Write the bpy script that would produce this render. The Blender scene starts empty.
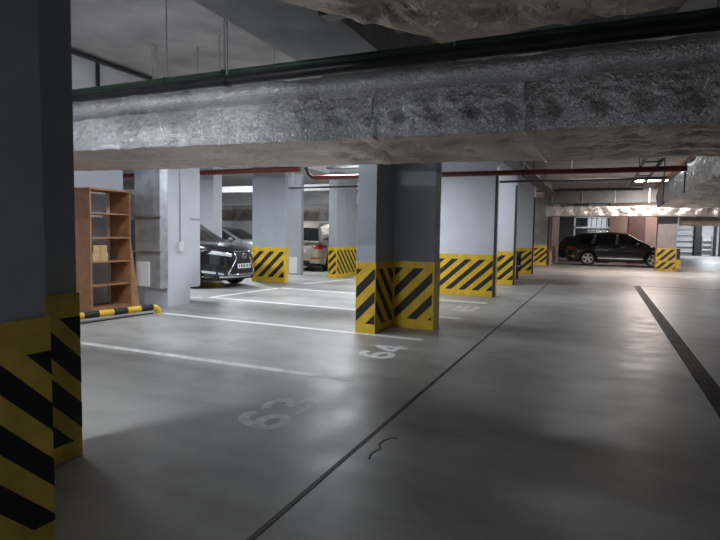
import bpy, bmesh, math, random
from mathutils import Vector, Matrix, noise
random.seed(7)
PI = math.pi
C = bpy.context.scene.collection
S = bpy.context.scene

# ------------------------------------------------------------------ camera
yaw, pitch, roll, F = 0.424301322, 0.0676246786, 0.0154028479, 533.668721
fw = Vector((-math.sin(yaw) * math.cos(pitch), math.cos(yaw) * math.cos(pitch), -math.sin(pitch)))
rt = Vector((math.cos(yaw), math.sin(yaw), 0)); up = rt.cross(fw)
r2 = rt * math.cos(roll) + up * math.sin(roll); u2 = up * math.cos(roll) - rt * math.sin(roll)
cd = bpy.data.cameras.new('camera'); cam = bpy.data.objects.new('camera', cd); C.objects.link(cam)
M = Matrix((r2, u2, -fw)).transposed().to_4x4(); M.translation = Vector((0, 0, 1.45)); cam.matrix_world = M
cd.sensor_width = 36; cd.sensor_fit = 'HORIZONTAL'; cd.lens = F / 720 * 36; cd.clip_start = 0.05; cd.clip_end = 300
S.camera = cam

# ------------------------------------------------------------------ world, exposure
w = bpy.data.worlds.new('world'); S.world = w; w.use_nodes = True
w.node_tree.nodes['Background'].inputs[0].default_value = (0.6, 0.65, 0.75, 1)
w.node_tree.nodes['Background'].inputs[1].default_value = 0.012
S.view_settings.view_transform = 'Standard'; S.view_settings.look = 'None'
S.view_settings.gamma = 1; S.view_settings.use_curve_mapping = False
S.view_settings.exposure = 0.0

GLOW = 0.14
# ceiling lamps, added fill lamps among them: x, y, z, watts, length, colour, label
COOL = (0.90, 0.95, 1.0); WARM = (1.0, 0.86, 0.78)
LAMPS = [
    (-4.4, 5.97, 3.02, 18.3, 1.25, COOL, 'tube lamp hidden just behind the big foil duct, over bay 64'),
    (-5.25, 10.75, 3.03, 129.3, 1.25, COOL, 'lit white tube lamp showing under the foil duct beside the cross shaped pillar'),
    (-4.4, -0.9, 3.95, 273.0, 1.25, COOL, 'tube lamp behind the dark pillar at the left edge'),
    (-10.6, 9.0, 3.3, 243.5, 1.25, COOL, 'tube lamp over the front of the black SUV with the big grille'),
    (-8.7, 14.4, 3.85, 38.4, 1.25, COOL, 'tube lamp behind the broad striped pillar near the beige car'),
    (-4.6, 14.6, 3.85, 107.7, 1.25, COOL, 'tube lamp lighting the second pale pillar'),
    (-0.2, 13.6, 3.85, 41.8, 1.25, COOL, 'tube lamp over the driving aisle far beyond the foil duct'),
    (1.75, 24.6, 3.75, 360, 1.25, WARM, 'bright lamp behind dark pipes above the shiny far duct'),
    (2.6, 31.3, 3.75, 94.0, 1.25, WARM, 'tube lamp over the black estate car'),
    (8.0, 50.0, 3.75, 420, 1.25, COOL, 'tube lamp before the far white slatted shutter'),
    (-13.5, 16.2, 4.0, 627.2, 1.25, COOL, 'tube lamp over the grey car far left'),
    (-5.9, 6.25, 3.36, 60.0, 1.25, COOL, 'tube lamp above the foil duct close to the bright left girder'),
    (-4.2, 2.75, 2.9, 13, 0.7, COOL, 'added unseen fill lamp over the first bay left of the viewer'),  # added lamp, kept out of view, to brighten the foil duct
    (-10.0, 24.3, 3.6, 255.0, 1.25, COOL, 'added unseen fill lamp before the far back wall'),  # added out of sight to lighten the back wall
    (-19.6, 29.6, 3.6, 286.0, 1.25, COOL, 'added unseen fill lamp in the far back corner beyond the grey car'),  # another added lamp, hidden by a pillar, lifting the dark back wall
    (-0.3, 36.8, 3.6, 54.0, 1.25, COOL, 'added unseen fill lamp in the alcove over the white framed grille'),  # added to light up the grille and the wall behind it
    (1.6, -2.6, 3.2, 17.6, 1.25, COOL, 'added unseen fill lamp over the aisle behind the viewer'),  # fill added behind the camera to lift the near left pillar
]

# ------------------------------------------------------------------ materials
def new_mat(name):
    m = bpy.data.materials.new(name); m.use_nodes = True
    nt = m.node_tree; b = nt.nodes['Principled BSDF']
    return m, nt, b
def N(nt, t, **k):
    n = nt.nodes.new(t)
    for a, v in k.items(): setattr(n, a, v)
    return n
def mat(name, col, rough=0.6, metal=0.0, var=0.15, scale=3.0, bump=0.0, bscale=40.0, spec=None, detail=6, rvar=0.0, coat=0.0):
    m, nt, b = new_mat(name)
    tc = N(nt, 'ShaderNodeTexCoord')
    nz = N(nt, 'ShaderNodeTexNoise'); nz.inputs['Scale'].default_value = scale; nz.inputs['Detail'].default_value = detail
    nt.links.new(tc.outputs['Object'], nz.inputs['Vector'])
    cr = N(nt, 'ShaderNodeValToRGB')
    lo = [max(0, c * (1 - var)) for c in col]; hi = [min(1, c * (1 + var)) for c in col]
    cr.color_ramp.elements[0].color = (*lo, 1); cr.color_ramp.elements[0].position = 0.3
    cr.color_ramp.elements[1].color = (*hi, 1); cr.color_ramp.elements[1].position = 0.7
    nt.links.new(nz.outputs[0], cr.inputs[0]); nt.links.new(cr.outputs[0], b.inputs['Base Color'])
    b.inputs['Metallic'].default_value = metal; b.inputs['Roughness'].default_value = rough
    if spec is not None: b.inputs['Specular IOR Level'].default_value = spec
    if coat: b.inputs['Coat Weight'].default_value = coat; b.inputs['Coat Roughness'].default_value = 0.05
    if rvar:
        mr = N(nt, 'ShaderNodeMapRange')
        mr.inputs['From Min'].default_value = 0.3; mr.inputs['From Max'].default_value = 0.7
        mr.inputs['To Min'].default_value = rough - rvar; mr.inputs['To Max'].default_value = rough + rvar
        nt.links.new(nz.outputs[0], mr.inputs[0]); nt.links.new(mr.outputs[0], b.inputs['Roughness'])
    if bump:
        n2 = N(nt, 'ShaderNodeTexNoise'); n2.inputs['Scale'].default_value = bscale; n2.inputs['Detail'].default_value = 5
        nt.links.new(tc.outputs['Object'], n2.inputs['Vector'])
        bp = N(nt, 'ShaderNodeBump'); bp.inputs['Strength'].default_value = bump; bp.inputs['Distance'].default_value = 0.02
        nt.links.new(n2.outputs[0], bp.inputs['Height']); nt.links.new(bp.outputs[0], b.inputs['Normal'])
    return m
def emis(name, col, s):
    m, nt, b = new_mat(name)
    b.inputs['Base Color'].default_value = (*col, 1); b.inputs['Emission Color'].default_value = (*col, 1)
    b.inputs['Emission Strength'].default_value = s
    return m
def floor_mat():
    m, nt, b = new_mat('floor_concrete')
    tc = N(nt, 'ShaderNodeTexCoord')
    n1 = N(nt, 'ShaderNodeTexNoise'); n1.inputs['Scale'].default_value = 0.55; n1.inputs['Detail'].default_value = 8; n1.inputs['Roughness'].default_value = 0.6
    n2 = N(nt, 'ShaderNodeTexNoise'); n2.inputs['Scale'].default_value = 90; n2.inputs['Detail'].default_value = 3
    n3 = N(nt, 'ShaderNodeTexNoise'); n3.inputs['Scale'].default_value = 2.6; n3.inputs['Detail'].default_value = 8
    mp = N(nt, 'ShaderNodeMapping'); mp.inputs['Scale'].default_value = (0.35, 1.6, 1)
    nt.links.new(tc.outputs['Object'], mp.inputs[0])
    n4 = N(nt, 'ShaderNodeTexNoise'); n4.inputs['Scale'].default_value = 1.3; n4.inputs['Detail'].default_value = 6
    nt.links.new(mp.outputs[0], n4.inputs['Vector'])
    for n in (n1, n2, n3): nt.links.new(tc.outputs['Object'], n.inputs['Vector'])
    add = N(nt, 'ShaderNodeMath', operation='MULTIPLY_ADD'); add.inputs[1].default_value = 0.30
    nt.links.new(n2.outputs[0], add.inputs[0]); nt.links.new(n1.outputs[0], add.inputs[2])
    ad2 = N(nt, 'ShaderNodeMath', operation='MULTIPLY_ADD'); ad2.inputs[1].default_value = 0.5
    nt.links.new(n4.outputs[0], ad2.inputs[0]); nt.links.new(add.outputs[0], ad2.inputs[2])
    cr = N(nt, 'ShaderNodeValToRGB')
    cr.color_ramp.elements[0].position = 0.70; cr.color_ramp.elements[0].color = (0.21, 0.205, 0.198, 1)
    cr.color_ramp.elements[1].position = 1.02; cr.color_ramp.elements[1].color = (0.37, 0.365, 0.355, 1)
    nt.links.new(ad2.outputs[0], cr.inputs[0]); nt.links.new(cr.outputs[0], b.inputs['Base Color'])
    mr = N(nt, 'ShaderNodeMapRange'); mr.inputs['From Min'].default_value = 0.35; mr.inputs['From Max'].default_value = 0.65
    mr.inputs['To Min'].default_value = 0.36; mr.inputs['To Max'].default_value = 0.46
    nt.links.new(n3.outputs[0], mr.inputs[0]); nt.links.new(mr.outputs[0], b.inputs['Roughness'])
    bp = N(nt, 'ShaderNodeBump'); bp.inputs['Strength'].default_value = 0.12; bp.inputs['Distance'].default_value = 0.01
    nt.links.new(n2.outputs[0], bp.inputs['Height']); nt.links.new(bp.outputs[0], b.inputs['Normal'])
    return m
def foil_mat(name, col, rough, cs=14.0, strength=1.0, stretch=(1, 1, 0.6)):
    m, nt, b = new_mat(name)
    tc = N(nt, 'ShaderNodeTexCoord')
    mp = N(nt, 'ShaderNodeMapping'); mp.inputs['Scale'].default_value = stretch; nt.links.new(tc.outputs['Object'], mp.inputs[0])
    v = N(nt, 'ShaderNodeTexNoise'); v.noise_type = 'RIDGED_MULTIFRACTAL'; v.inputs['Scale'].default_value = cs; v.inputs['Detail'].default_value = 5; v.inputs['Distortion'].default_value = 0.8
    n1 = N(nt, 'ShaderNodeTexNoise'); n1.inputs['Scale'].default_value = cs * 2.2; n1.inputs['Detail'].default_value = 6; n1.inputs['Distortion'].default_value = 1.5
    n0 = N(nt, 'ShaderNodeTexNoise'); n0.inputs['Scale'].default_value = 1.5; n0.inputs['Detail'].default_value = 6
    for n in (v, n1): nt.links.new(mp.outputs[0], n.inputs['Vector'])
    nt.links.new(tc.outputs['Object'], n0.inputs['Vector'])
    ma = N(nt, 'ShaderNodeMath', operation='MULTIPLY_ADD'); ma.inputs[1].default_value = 0.35
    nt.links.new(v.outputs[0], ma.inputs[0]); nt.links.new(n1.outputs[0], ma.inputs[2])
    bp = N(nt, 'ShaderNodeBump'); bp.inputs['Strength'].default_value = strength; bp.inputs['Distance'].default_value = 0.022
    nt.links.new(ma.outputs[0], bp.inputs['Height']); nt.links.new(bp.outputs[0], b.inputs['Normal'])
    cr = N(nt, 'ShaderNodeValToRGB')
    cr.color_ramp.elements[0].position = 0.3; cr.color_ramp.elements[0].color = (*[c * 0.7 for c in col], 1)
    cr.color_ramp.elements[1].position = 0.65; cr.color_ramp.elements[1].color = (*col, 1)
    nt.links.new(n0.outputs[0], cr.inputs[0]); nt.links.new(cr.outputs[0], b.inputs['Base Color'])
    b.inputs['Metallic'].default_value = 0.9; b.inputs['Roughness'].default_value = rough
    return m
def slab_mat():
    m, nt, b = new_mat('ceiling_concrete')
    tc = N(nt, 'ShaderNodeTexCoord'); wv = N(nt, 'ShaderNodeTexWave'); wv.bands_direction = 'Y'
    wv.inputs['Scale'].default_value = 0.28; wv.inputs['Distortion'].default_value = 0.4; wv.inputs['Detail'].default_value = 2
    nz = N(nt, 'ShaderNodeTexNoise'); nz.inputs['Scale'].default_value = 2.2; nz.inputs['Detail'].default_value = 8
    for n in (wv, nz): nt.links.new(tc.outputs['Object'], n.inputs['Vector'])
    mx = N(nt, 'ShaderNodeMath', operation='MULTIPLY_ADD'); mx.inputs[1].default_value = 0.18
    nt.links.new(wv.outputs['Fac'], mx.inputs[0]); nt.links.new(nz.outputs[0], mx.inputs[2])
    cr = N(nt, 'ShaderNodeValToRGB')
    cr.color_ramp.elements[0].position = 0.3; cr.color_ramp.elements[0].color = (0.30, 0.29, 0.285, 1)
    cr.color_ramp.elements[1].position = 0.85; cr.color_ramp.elements[1].color = (0.47, 0.46, 0.45, 1)
    nt.links.new(mx.outputs[0], cr.inputs[0]); nt.links.new(cr.outputs[0], b.inputs['Base Color'])
    b.inputs['Roughness'].default_value = 0.85
    return m
MT = dict(
    floor=floor_mat(), slab=slab_mat(),
    girder=mat('girder_concrete', (0.36, 0.36, 0.36), 0.85, var=0.2, scale=2, bump=0.2),
    white=mat('white_paint', (0.82, 0.83, 0.86), 0.7, var=0.06, scale=2),
    grey=mat('pillar_grey_paint', (0.40, 0.43, 0.48), 0.65, var=0.07, scale=2.5, bump=0.08, bscale=18),
    pale=mat('wall_pale_paint', (0.60, 0.62, 0.69), 0.6, var=0.05, scale=1.5, bump=0.05, bscale=15),
    backwall=mat('back_wall_paint', (0.5, 0.5, 0.5), 0.8, var=0.12, scale=1),
    pink=mat('pinkish_wall', (0.50, 0.36, 0.34), 0.7, var=0.08, scale=2),
    brown=mat('brown_door', (0.23, 0.14, 0.135), 0.6, var=0.1),
    yellow=mat('hazard_yellow', (0.72, 0.47, 0.025), 0.5, var=0.14, scale=5, bump=0.1, bscale=25),
    yellow_old=mat('hazard_yellow_worn', (0.64, 0.48, 0.08), 0.6, var=0.28, scale=5, bump=0.25, bscale=22),
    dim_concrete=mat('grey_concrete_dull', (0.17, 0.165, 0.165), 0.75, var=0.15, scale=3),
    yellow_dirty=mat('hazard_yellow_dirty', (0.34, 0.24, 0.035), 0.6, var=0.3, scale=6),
    black=mat('hazard_black', (0.014, 0.014, 0.016), 0.55, var=0.3, scale=8),
    rail=mat('edge_strip_black', (0.03, 0.03, 0.035), 0.5),
    line=mat('road_paint_white', (0.78, 0.79, 0.79), 0.55, var=0.08, scale=6),
    line_worn=mat('road_paint_worn', (0.66, 0.66, 0.65), 0.6, var=0.22, scale=9),
    number_worn=mat('number_paint_worn', (0.61, 0.61, 0.60), 0.55, var=0.25, scale=14),
    number_pink=mat('number_paint_pink', (0.62, 0.52, 0.48), 0.6, var=0.15, scale=12),
    joint=mat('joint_filler', (0.035, 0.035, 0.035), 0.6),
    grate=mat('rusty_grate', (0.06, 0.047, 0.042), 0.6, metal=0.4, var=0.5, scale=9, bump=0.3),
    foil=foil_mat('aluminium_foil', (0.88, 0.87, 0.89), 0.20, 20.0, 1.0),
    foil_brown=foil_mat('aluminium_foil_brown', (0.64, 0.575, 0.51), 0.45, 7.0, 1.0, (1, 1, 1)),  # brown tint paints floor bounce onto the main underside and overhead duct
    foil_far=foil_mat('aluminium_foil_far', (0.70, 0.67, 0.65), 0.34, 7.0, 0.9),
    steel=mat('galvanised_steel', (0.42, 0.44, 0.46), 0.42, metal=0.85, var=0.12, scale=6),
    duct_dark=mat('dull_duct_metal', (0.13, 0.135, 0.14), 0.6, metal=0.3, var=0.15, scale=3),
    riser=mat('riser_sheet_metal', (0.46, 0.49, 0.53), 0.38, metal=0.6, var=0.22, scale=4),
    green=mat('green_pipe_paint', (0.045, 0.085, 0.055), 0.4, var=0.15),
    dark=mat('dark_pipe', (0.028, 0.028, 0.030), 0.35, var=0.2),
    red=mat('red_pipe_paint', (0.17, 0.03, 0.026), 0.4, var=0.15),
    wood=mat('bookcase_wood', (0.33, 0.165, 0.085), 0.5, var=0.2, scale=7, spec=0.4),
    wood2=mat('plywood_board', (0.46, 0.26, 0.12), 0.6, var=0.18, scale=6),
    card=mat('cardboard', (0.52, 0.36, 0.20), 0.8, var=0.1),
    plastic=mat('white_plastic', (0.75, 0.76, 0.76), 0.4, var=0.03),
    lampbody=mat('lamp_body', (0.6, 0.6, 0.6), 0.5, var=0.03),
    glass=mat('car_glass', (0.012, 0.014, 0.016), 0.06, var=0.1, coat=0.5),
    tyre=mat('tyre_rubber', (0.018, 0.018, 0.018), 0.75),
    rim=mat('alloy_rim', (0.70, 0.70, 0.72), 0.28, metal=0.8, var=0.05),
    chrome=mat('chrome', (0.85, 0.86, 0.88), 0.14, metal=1.0, var=0.03),
    trimblack=mat('black_trim', (0.012, 0.012, 0.013), 0.5),
    redlens=mat('red_lens', (0.42, 0.02, 0.02), 0.18, var=0.1, coat=0.6),
    clearlens=mat('clear_lens', (0.72, 0.75, 0.78), 0.12, metal=0.3, var=0.1, coat=0.6),
    carblack=mat('car_paint_black', (0.012, 0.013, 0.016), 0.22, var=0.05, coat=1.0),
    carwine=mat('car_paint_dark', (0.02, 0.017, 0.019), 0.25, var=0.05, coat=1.0),
    cargrey=mat('car_paint_grey', (0.20, 0.205, 0.21), 0.3, metal=0.5, var=0.04, coat=0.8),
    carbeige=mat('car_paint_beige', (0.50, 0.45, 0.38), 0.32, metal=0.35, var=0.04, coat=0.8),
    blue=mat('blue_plastic', (0.10, 0.09, 0.22), 0.35, var=0.1),
    shutter=mat('slat_white', (0.68, 0.70, 0.72), 0.5, var=0.05),
)

# ------------------------------------------------------------------ mesh helpers
class MB:
    def __init__(s): s.v = []; s.f = []; s.m = []; s.sm = []
    def add(s, vs, fs, mi=0, smooth=False):
        o = len(s.v); s.v += [tuple(p) for p in vs]
        for f in fs: s.f.append([o + i for i in f]); s.m.append(mi); s.sm.append(smooth)
        return s
    def box(s, x0, x1, y0, y1, z0, z1, mi=0, bev=0.0):
        if bev <= 0:
            v = [(x, y, z) for z in (z0, z1) for y in (y0, y1) for x in (x0, x1)]
            return s.add(v, [(0, 2, 3, 1), (4, 5, 7, 6), (0, 1, 5, 4), (2, 6, 7, 3), (0, 4, 6, 2), (1, 3, 7, 5)], mi)
        bm = bmesh.new(); bmesh.ops.create_cube(bm, size=1)
        for q in bm.verts: q.co = Vector(((x0 + x1) / 2 + q.co.x * (x1 - x0), (y0 + y1) / 2 + q.co.y * (y1 - y0), (z0 + z1) / 2 + q.co.z * (z1 - z0)))
        bmesh.ops.bevel(bm, geom=bm.edges[:], offset=bev, segments=2, affect='EDGES', profile=0.6)
        return s.from_bm(bm, mi)
    def from_bm(s, bm, mi=0, smooth=False):
        bm.verts.index_update()
        s.add([q.co for q in bm.verts], [[q.index for q in f.verts] for f in bm.faces], mi, smooth); bm.free(); return s
    def tube(s, pts, r, mi=0, seg=10, caps=True):
        pts = [Vector(p) for p in pts]; rings = []
        for i, p in enumerate(pts):
            d = (pts[min(i + 1, len(pts) - 1)] - pts[max(i - 1, 0)]).normalized()
            a = d.cross(Vector((0, 0, 1)));
            if a.length < 1e-3: a = d.cross(Vector((1, 0, 0)))
            a.normalize(); b = d.cross(a)
            rr = r[i] if isinstance(r, (list, tuple)) else r
            rings.append([p + (a * math.cos(t) + b * math.sin(t)) * rr for t in [2 * PI * k / seg for k in range(seg)]])
        v = [q for g in rings for q in g]; f = []
        for i in range(len(pts) - 1):
            for k in range(seg):
                f.append((i * seg + k, i * seg + (k + 1) % seg, (i + 1) * seg + (k + 1) % seg, (i + 1) * seg + k))
        s.add(v, f, mi, True)
        if caps: s.add(rings[0], [list(range(seg))], mi); s.add(rings[-1], [list(range(seg))[::-1]], mi)
        return s
    def lathe(s, prof, axis_o, axis_d, mi=0, seg=28):
        # prof: (radius, offset along axis)
        d = Vector(axis_d).normalized(); a = d.cross(Vector((0, 0, 1)))
        if a.length < 1e-3: a = d.cross(Vector((1, 0, 0)))
        a.normalize(); b = d.cross(a); o = Vector(axis_o); v = []; f = []
        for (r, h) in prof:
            for k in range(seg):
                t = 2 * PI * k / seg; v.append(o + d * h + (a * math.cos(t) + b * math.sin(t)) * r)
        for i in range(len(prof) - 1):
            for k in range(seg):
                f.append((i * seg + k, i * seg + (k + 1) % seg, (i + 1) * seg + (k + 1) % seg, (i + 1) * seg + k))
        return s.add(v, f, mi, True)
    def prism(s, poly, z0, z1, mi=0):   # polygon in xy
        n = len(poly); v = [(x, y, z0) for x, y in poly] + [(x, y, z1) for x, y in poly]
        f = [list(range(n))[::-1], [n + i for i in range(n)]] + [(i, (i + 1) % n, n + (i + 1) % n, n + i) for i in range(n)]
        return s.add(v, f, mi)
    def build(s, name, mats, parent=None, weld=False, loc=None):
        me = bpy.data.meshes.new(name); me.from_pydata(s.v, [], s.f)
        for mm in (mats if isinstance(mats, (list, tuple)) else [mats]): me.materials.append(MT[mm] if isinstance(mm, str) else mm)
        me.polygons.foreach_set('material_index', s.m); me.polygons.foreach_set('use_smooth', s.sm)
        bm = bmesh.new(); bm.from_mesh(me)
        if weld: bmesh.ops.remove_doubles(bm, verts=bm.verts, dist=weld)
        bmesh.ops.recalc_face_normals(bm, faces=bm.faces); bm.to_mesh(me); bm.free()
        o = bpy.data.objects.new(name, me); C.objects.link(o)
        if parent: o.parent = parent; o.matrix_parent_inverse = Matrix.Identity(4)
        if loc: o.location = loc
        return o
def tag(o, label, cat, group=None, kind=None):
    o['label'] = label; o['category'] = cat
    if group: o['group'] = group
    if kind: o['kind'] = kind
    return o
def empty(name, label, cat, loc=(0, 0, 0), rz=0, group=None):
    o = bpy.data.objects.new(name, None); C.objects.link(o); o.empty_display_size = 0.1
    o.location = loc; o.rotation_euler = (0, 0, rz); return tag(o, label, cat, group)
def struct(o, label=None):
    o['kind'] = 'structure'
    if label: o['label'] = label
    return o

# ------------------------------------------------------------------ structure
ZC = 4.12
struct(MB().box(-26, 14, -5.5, 60, -0.2, 0).build('floor', 'floor'))
struct(MB().box(-26, 14, -5.5, 60, ZC, ZC + 0.3).build('ceiling', 'slab'))
struct(MB().box(-26, 14, -5.7, -5.5, 0, ZC).build('wall_rear', 'backwall'))
struct(MB().box(14, 14.2, -5.5, 60, 0, ZC).build('wall_right', 'backwall'))
struct(MB().box(-8.75, -8.5, -5.5, 7.6, 0, ZC).build('wall_left', 'pale'))
struct(MB().box(-26.2, -26, -5.5, 60, 0, ZC).build('wall_far_left', 'backwall'))
struct(MB().box(-26, 14, 60, 60.2, 0, ZC).build('wall_back', 'backwall'))
struct(MB().box(-3.26, -2.27, -5.5, 50, 3.41, ZC).build('trim_girder', 'girder'))
struct(MB().box(-8.4, -7.3, -5.5, 40, 3.45, ZC).build('trim_girder_left', 'white'))

# ------------------------------------------------------------------ hazard stripes
def clip(poly, a, b, c):        # keep a*u+b*v<=c
    out = []
    for i in range(len(poly)):
        p, q = poly[i], poly[(i + 1) % len(poly)]
        dp, dq = a * p[0] + b * p[1] - c, a * q[0] + b * q[1] - c
        if dp <= 0: out.append(p)
        if dp * dq < 0:
            t = dp / (dp - dq); out.append((p[0] + t * (q[0] - p[0]), p[1] + t * (q[1] - p[1])))
    return out
def stripes(mb, o, udir, nrm, wdt, hgt, sgn=1, per=0.33, duty=0.48, ph=0.0, slope=1.0, mt=0.08, mbm=0.12, ms=0.03, mi=1):
    o = Vector(o); ud = Vector(udir); nn = Vector(nrm)
    k = -40
    while k < 40:
        u0 = k * per + ph; k += 1
        poly = [(u0, 0), (u0 + per * duty, 0), (u0 + per * duty + sgn * hgt / slope, hgt), (u0 + sgn * hgt / slope, hgt)]
        for a, b, c in ((-1, 0, -ms), (1, 0, wdt - ms), (0, -1, -mbm), (0, 1, hgt - mt)):
            poly = clip(poly, a, b, c)
            if len(poly) < 3: break
        if len(poly) < 3: continue
        mb.add([o + ud * u + Vector((0, 0, 1)) * v + nn * 0.002 for u, v in poly], [list(range(len(poly)))], mi)

ROOT = {}
def pillar(label, boxes, z1, paint, base_h, bases, yellow='yellow', group=None, base=True):
    """boxes: (x0,x1,y0,y1) footprints; bases: stripe calls (face, box index, kwargs)"""
    cx = sum(b[0] + b[1] for b in boxes) / 2 / len(boxes); cy = sum(b[2] + b[3] for b in boxes) / 2 / len(boxes)
    r = empty('pillar', label, 'pillar', (cx, cy, 0), 0, group)
    m = MB()
    for b in boxes: m.box(b[0] - cx, b[1] - cx, b[2] - cy, b[3] - cy, 0, z1)
    m.build('shaft', paint, r)
    if base:
        m = MB(); e = 0.012
        for b in boxes: m.box(b[0] - cx - e, b[1] - cx + e, b[2] - cy - e, b[3] - cy + e, 0.001, base_h)
        for face, bi, kw in bases:
            x0, x1, y0, y1 = boxes[bi]; x0 -= cx + e; x1 += e - cx; y0 -= cy + e; y1 += e - cy
            u0, u1 = kw.pop('rng', (None, None))
            if face == '-y':
                a, bb = (x0 if u0 is None else u0 - cx), (x1 if u1 is None else u1 - cx)
                stripes(m, (a, y0, 0), (1, 0, 0), (0, -1, 0), bb - a, base_h, **kw)
            else:
                a, bb = (y0 if u0 is None else u0 - cy), (y1 if u1 is None else u1 - cy)
                stripes(m, (x1, a, 0), (0, 1, 0), (1, 0, 0), bb - a, base_h, **kw)
        m.build('hazard_base', [yellow, 'black'], r)
    return r

# near left pillar (wing end + block), worn paint
pillar('dark grey pillar filling the left edge, nearest the viewer, with worn yellow and black base',
       [(-3.26, -2.28, 0.9, 1.60), (-3.26, -3.012, -0.2, 2.32)], 3.41, 'grey', 1.055,
       [('+x', 0, dict(sgn=-1, per=0.262, duty=0.5, ph=0.198, slope=1.0, mt=0.155, mbm=0.1, ms=0.0)),
        ('+x', 1, dict(rng=(1.612, 2.332), sgn=-1, per=0.29, duty=0.56, ph=0.03, slope=1.0, mt=0.15, mbm=0.11, ms=0.0))], 'yellow_old')
# main pillar
pillar('grey cross shaped pillar with yellow and black base standing by bay 64 in the middle',
       [(-3.255, -2.965, 7.1, 8.9), (-3.2, -2.30, 7.81, 8.1)], 3.41, 'grey', 1.04,
       [('-y', 0, dict(per=0.34, ph=0.02, slope=1.0, mt=0.1, mbm=0.14, ms=0.01)),
        ('+x', 0, dict(rng=(7.088, 7.80), sgn=-1, per=0.34, ph=0.02, slope=1.0, mt=0.1, mbm=0.12, ms=0.02)),
        ('-y', 1, dict(rng=(-2.95, -2.288), per=0.34, ph=0.08, slope=1.0, mt=0.1, mbm=0.15, ms=0.03))])
# bright wall pillars along the aisle
def edged(label, x0, x1, y0, y1, **kw):
    r = pillar(label, [(x0, x1, y0, y1)], 3.41, kw.pop('paint', 'pale'), kw.pop('h', 1.0),
               [('-y', 0, dict(per=kw.pop('per', 0.33), ph=kw.pop('ph', 0.0), slope=0.9, mt=0.12, mbm=kw.pop('mbm', 0.14), ms=0.04))])
    cx, cy = r.location.x, r.location.y
    MB().box(x1 - cx - 0.02, x1 - cx + 0.035, y0 - cy - 0.03, y0 - cy + 0.06, 0.0, 2.95).build('edge_strip', 'rail', r)  # black strip up the right front edge
    return r
edged('wide pale lilac pillar with yellow and black base, just right of the dark cross shaped pillar', -4.05, -2.30, 12.78, 13.15, ph=0.1)
edged('second pale aisle pillar with striped base, partly hidden behind the wide pale one', -3.75, -2.36, 16.33, 16.7, ph=0.05)
edged('third pale aisle pillar with striped base, right behind the dark scooter', -3.6, -2.42, 21.5, 21.85, ph=0.12)
edged('farthest aisle pillar, dull grey with striped base, left of the dark alcove', -3.6, -2.50, 28.6, 28.95, ph=0.2, paint='girder')
# back left group
pillar('broad grey pillar with yellow and black base, right of the black car with the big grille',
       [(-9.50, -8.36, 13.2, 13.36)], 3.45, 'grey', 1.02, [('-y', 0, dict(per=0.36, ph=0.05, slope=0.95, mt=0.12, mbm=0.14, ms=0.05))])
r = pillar('plain grey pillar with a small white panel at its foot, behind the broad striped pillar',
           [(-10.3, -9.42, 15.9, 16.06)], 3.45, 'grey', 0, [], base=False)
MB().box(-0.02, 0.30, -0.115, -0.08, 0.05, 0.62, bev=0.008).build('access_panel', 'plastic', r)
pillar('grey corner pillar with chevron striped base, right of the beige car',
       [(-8.14, -7.85, 15.5, 17.0)], 3.45, 'grey', 1.0,
       [('-y', 0, dict(per=0.27, ph=0.0, slope=1.0, mt=0.1, mbm=0.12, ms=0.02)),
        ('+x', 0, dict(sgn=-1, per=0.27, ph=0.05, slope=1.0, mt=0.1, mbm=0.12, ms=0.03))])
pillar('narrow pale pillar rising behind the black car with the big grille', [(-11.55, -10.95, 13.2, 13.6)], 3.45, 'pale', 1.0, [])
elec = pillar('pale bluish pillar beside the bookcase carrying a metal riser and a socket', [(-8.36, -7.53, 7.76, 8.36)], 3.45, 'pale', 0, [], base=False)
# far right pillar with chevrons
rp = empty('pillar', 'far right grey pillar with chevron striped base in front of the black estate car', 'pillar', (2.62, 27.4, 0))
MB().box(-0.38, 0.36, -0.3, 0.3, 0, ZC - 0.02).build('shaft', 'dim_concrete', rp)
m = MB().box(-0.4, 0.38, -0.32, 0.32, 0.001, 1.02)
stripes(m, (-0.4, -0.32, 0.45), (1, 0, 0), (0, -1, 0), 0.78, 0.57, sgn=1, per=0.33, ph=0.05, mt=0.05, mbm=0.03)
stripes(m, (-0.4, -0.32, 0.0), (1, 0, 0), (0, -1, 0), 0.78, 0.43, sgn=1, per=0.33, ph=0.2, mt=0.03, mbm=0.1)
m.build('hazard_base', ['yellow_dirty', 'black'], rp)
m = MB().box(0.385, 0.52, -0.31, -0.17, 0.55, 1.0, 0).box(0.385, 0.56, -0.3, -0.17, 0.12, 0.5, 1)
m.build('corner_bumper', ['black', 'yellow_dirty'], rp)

# riser ducts and socket on the electric pillar
rr = empty('riser_duct', 'tall grey sheet metal riser on the pillar beside the bookcase', 'duct', (-7.83, 7.56, 0.36))
MB().box(-0.32, 0.31, -0.01, 0.195, 0, 3.05, bev=0.01).build('casing', 'riser', rr)
for z in (0.68, 1.34): MB().box(-0.345, 0.36, -0.04, 0.0, z, z + 0.025).build('strap', 'steel', rr)
MB().box(-0.27, 0.05, -0.035, -0.008, 0.03, 0.5, bev=0.006).build('access_panel', 'plastic', rr)
rr = empty('riser_duct', 'pale riser casing on the far side of the socket pillar, next to the black car', 'duct', (-7.86, 8.58, 0.31))
MB().box(-0.3, 0.26, -0.215, 0.16, 0, 3.1, bev=0.01).build('casing', 'pale', rr)
MB().box(-0.31, 0.285, -0.2, 0.18, 1.38, 1.405).build('strap', 'steel', rr)
sk = empty('wall_socket', 'small white socket with a cable running up the pale pillar face', 'socket', (-7.53, 8.08, 1.05))
MB().box(0.0, 0.055, -0.05, 0.05, 0, 0.19, bev=0.008).build('socket_box', 'plastic', sk)
MB().tube([(0.012, 0, 0.19), (0.012, 0.005, 1.0), (0.012, 0.01, 2.39)], 0.010, seg=6).build('cable', 'steel', sk)

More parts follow.
